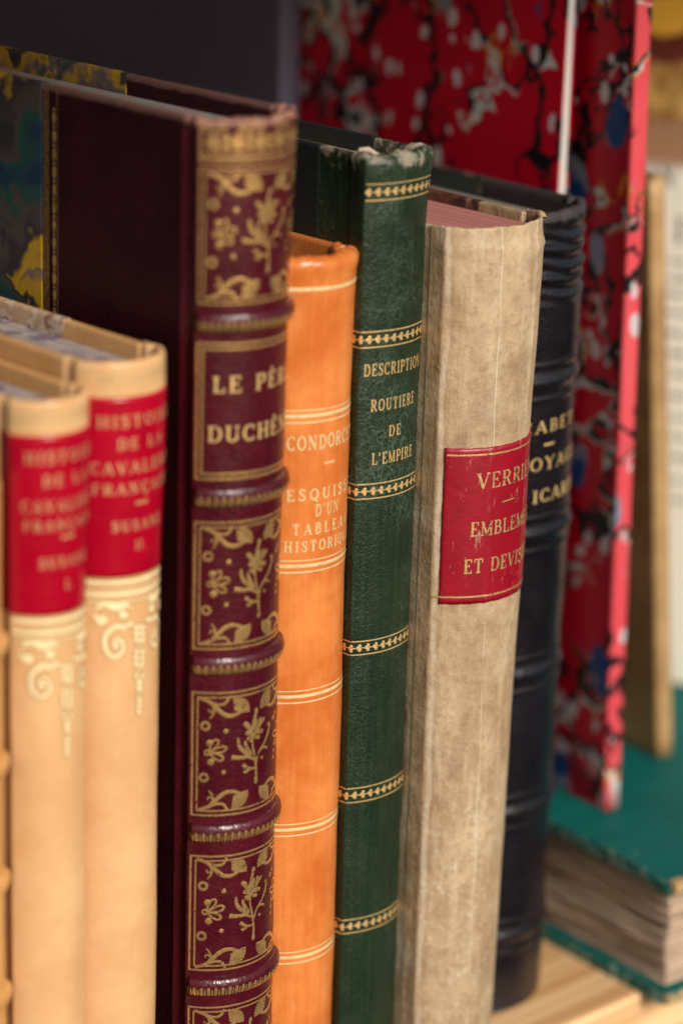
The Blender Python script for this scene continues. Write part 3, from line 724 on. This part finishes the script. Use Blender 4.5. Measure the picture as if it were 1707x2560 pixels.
# ------------------------------------------------------------------ printed cover at the right
def printed():
    n = N('printed_cover')
    x, y, z = n.xyz()
    zw = n.math('ADD', z, n.math('MULTIPLY_ADD', n.noise(n.co, 90, 4), .008, -.004))
    pap = n.mix(n.noise(n.co, 60, 4), (.70, .65, .55), (.80, .75, .64))
    c = n.mix(n.step(z, .1530, .1575), pap, (.34, .18, .10))
    c = n.mix(n.step(zw, .1665, .1690), c, n.mix(n.step(n.noise(n.co, 70, 4, .6), .35, .65), (.22, .09, .02), (.62, .38, .11)))
    c = n.mix(n.step(zw, .1835, .1860), c, (.12, .02, .008))
    c = n.mix(n.step(zw, .1920, .1935), c, n.mix(n.noise(n.co, 50, 3), (.75, .38, .03), (.82, .46, .06)))
    d = n.vor(n.map((1, 1, 1), loc=(0, .01, .004)), 28)
    c = n.mix(n.mul(n.step(d, .30, .2), n.step(z, .196, .199)), c, (.55, .52, .52))
    return n.done(c, .5, n.noise(n.co, 500), .1, .0003)
M_print = printed()
pr = empty('book', (.3426, .0360, .0356), 'tall book with a printed white cover and yellow picture at the right edge', 'book', (0, 0, math.radians(28)))
box('cover', (0, 0, .0), (.0012, .16, .245), M_print, pr, .0004)
box('cover', (.0138, 0, .0), (.015, .16, .245), M_print, pr, .0004)
box('page_block', (.0013, .001, .0015), (.0137, .157, .243), M_white, pr, 0)
M_ink = (lambda n: n.done((.09, .085, .08), .7))(N('grey_ink'))
fo = Foil(None, .03); fo.f = lambda u, z, off: Vector(((-.02-off)*mm, (42-u)*mm, z*mm))
text(fo, 'IN', 0, 149.4, 6.2, u0=-8.6, width=8.4, bold=1.15, gap=.3); text(fo, 'I', 0, 133.6, 7.4, u0=.7, width=2.6, bold=1.2)
rr = random.Random(11)
for zz in (128, 123, 118.5, 113, 107, 101, 95, 88.5, 82, 76, 70, 63, 57):
    u = -6.
    while u < 28:
        l = rr.uniform(.8, 2.6); hgt = rr.choice((.8, 1.1, 1.4))
        fo.ribbon([(u, zz), (u+l, zz)], hgt); u += l+rr.uniform(.5, 1.0)
fo.build('printed_lettering', M_ink, pr)

# ------------------------------------------------------------------ teal book lying flat
def teal():
    n = N('teal_cloth')
    x, y, z = n.xyz()
    c = n.mix(n.noise(n.co, 45, 4, .6), (.002, .085, .070), (.004, .125, .105))
    edge = n.math('MINIMUM', x, y)
    k = n.math('ADD', n.step(edge, .0022, .0002), n.math('MULTIPLY_ADD', n.noise(n.map((1, 1, 1)), 330, 4, .7), 1.5, -1.28))
    c = n.mix(n.step(k, .35, .8), c, (.36, .42, .30))
    k2 = n.step(n.noise(n.map((60, 240, 60)), 1., 3, .7), .70, .76)
    c = n.mix(n.mul(k2, .5), c, (.20, .36, .32))
    return n.done(c, .62, n.vor(n.co, 1700), .35, .0003, spec=.12)
M_teal = teal()
def rough_pages():
    n = N('rough_brown_page_edges')
    l = n.noise(n.map((30, 16, 1300)), 1., 5, .75); m = n.noise(n.map((60, 40, 260)), 1., 4, .6)
    c = n.mix(n.step(l, .32, .68), (.30, .19, .115), (.74, .56, .40))
    c = n.mix(n.mul(n.step(m, .5, .7), .6), c, (.68, .52, .36))
    return n.done(c, .85, n.math('ADD', l, m), .9, .0012, spec=.15)
M_rough = rough_pages()
M_board = (lambda n: n.done(n.mix(n.noise(n.co, 300, 4), (.40, .24, .09), (.52, .34, .15)), .8, n.noise(n.co, 500), .4))(N('bare_board'))
tl = empty('book', (.2215, -.0262, 0), 'teal cloth book lying flat on the shelf under the red book, brown rough page edges', 'book', (0, 0, math.radians(-4.5)))
def cloth_board(z0, z1):
    nx, ny = 60, 90; LX, LY = .20, .26; V = []
    rad = .004
    def cl(x, y):
        if x < rad and y < rad:
            d = math.hypot(rad-x, rad-y)
            if d > rad: f = rad/d; return rad-(rad-x)*f, rad-(rad-y)*f
        return x, y
    rr = random.Random(int(z0*1e5))
    def wob(y): return .00014*math.sin(y*210+z0*900)+.00009*math.sin(y*530)
    for top in (0, 1):
        for i in range(nx+1):
            for j in range(ny+1):
                x, y = cl(LX*(i/nx)**1.6, LY*(j/ny)**1.6)
                z = (z1 if top else z0)
                if i == 0 or j == 0: z += (-1 if top else 1)*.0006; x += .0003 if i == 0 else 0
                droop = -.0012*max(0, 1-math.hypot(x, y)/.03)**2
                V.append((x+(wob(y) if i == 0 else 0), y, max(z+(droop if z0 > .01 else 0)+wob(y)*.6*(1 if z0 > .01 else 0), .0)))
    F = grid_faces(nx+1, ny+1)+[f[::-1] for f in grid_faces(nx+1, ny+1, (nx+1)*(ny+1))]
    m = (nx+1)*(ny+1)
    for j in range(ny): F.append((j, m+j, m+j+1, j+1))
    for i in range(nx): F.append((i*(ny+1), (i+1)*(ny+1), m+(i+1)*(ny+1), m+i*(ny+1)))
    for j in range(ny): b = nx*(ny+1)+j; F.append((b, b+1, m+b+1, m+b))
    for i in range(nx): b = i*(ny+1)+ny; F.append((b, m+b, m+b+ny+1, b+ny+1))
    return mesh('cover', V, F, M_teal, tl, smooth=False)
cb = cloth_board(0, .0034); ct = cloth_board(.0318, .0350)
# page block: ragged sheaf
V = []; nz, ny = 60, 140; rr = random.Random(3); ph = [(rr.uniform(0, 6), rr.uniform(60, 300), rr.uniform(0, 1)) for _ in range(nz+1)]
for i in range(nz+1):
    z = .0035+(.0281)*i/nz
    for j in range(ny+1):
        y = .004+.25*(j/ny)**1.4
        a, f, g = ph[i]
        x = .0035+.0009*(g-.5)+.0003*math.sin(y*f+a)+.0005*math.sin(i*.21+y*40)
        V.append((x, y+.0015*(g-.5)*(1 if j == 0 else 0), z+.0005*math.sin(y*70+i*.1)*math.sin(math.pi*i/nz)))
b = len(V)
F = grid_faces(nz+1, ny+1)
for i in range(nz+1):
    V.append((.19, .004, .0035+.0281*i/nz))
for i in range(nz): F.append((i*(ny+1), (i+1)*(ny+1), b+i+1, b+i))
mesh('page_block', V, F, M_rough, tl, smooth=False)
# worn board showing at the two front corners
for z0, z1 in ((.0006, .0028), (.0312, .0342)):
    me = box('bare_corner', (.0010, -.0004, z0), (.016, .003, z1), M_board, ct if z0 > .01 else cb, .0006)
# frayed cloth threads at the corners
fr = random.Random(9)
for par, zz in ((cb, .0032), (ct, .0340)):
    V = []; F = []
    for k in range(46):
        x0 = fr.uniform(.0002, .006); y0 = fr.uniform(-.0004, .004) if x0 < .002 else fr.uniform(-.0006, .0004); z0 = zz-fr.uniform(0, .003)
        p = Vector((x0, y0, z0)); d = Vector((fr.uniform(-1, .4), fr.uniform(-1, .3), fr.uniform(-1, .8))).normalized()*fr.uniform(.0006, .0018)
        s = d.cross(Vector((0, 0, 1))).normalized()*.00016; u = d.cross(s).normalized()*.00016; b = len(V)
        V += [p+s, p-s*.5+u, p-s*.5-u, p+d]; F += [(b, b+1, b+3), (b+1, b+2, b+3), (b+2, b, b+3)]
    mesh('frayed_edge', V, F, M_teal, par)
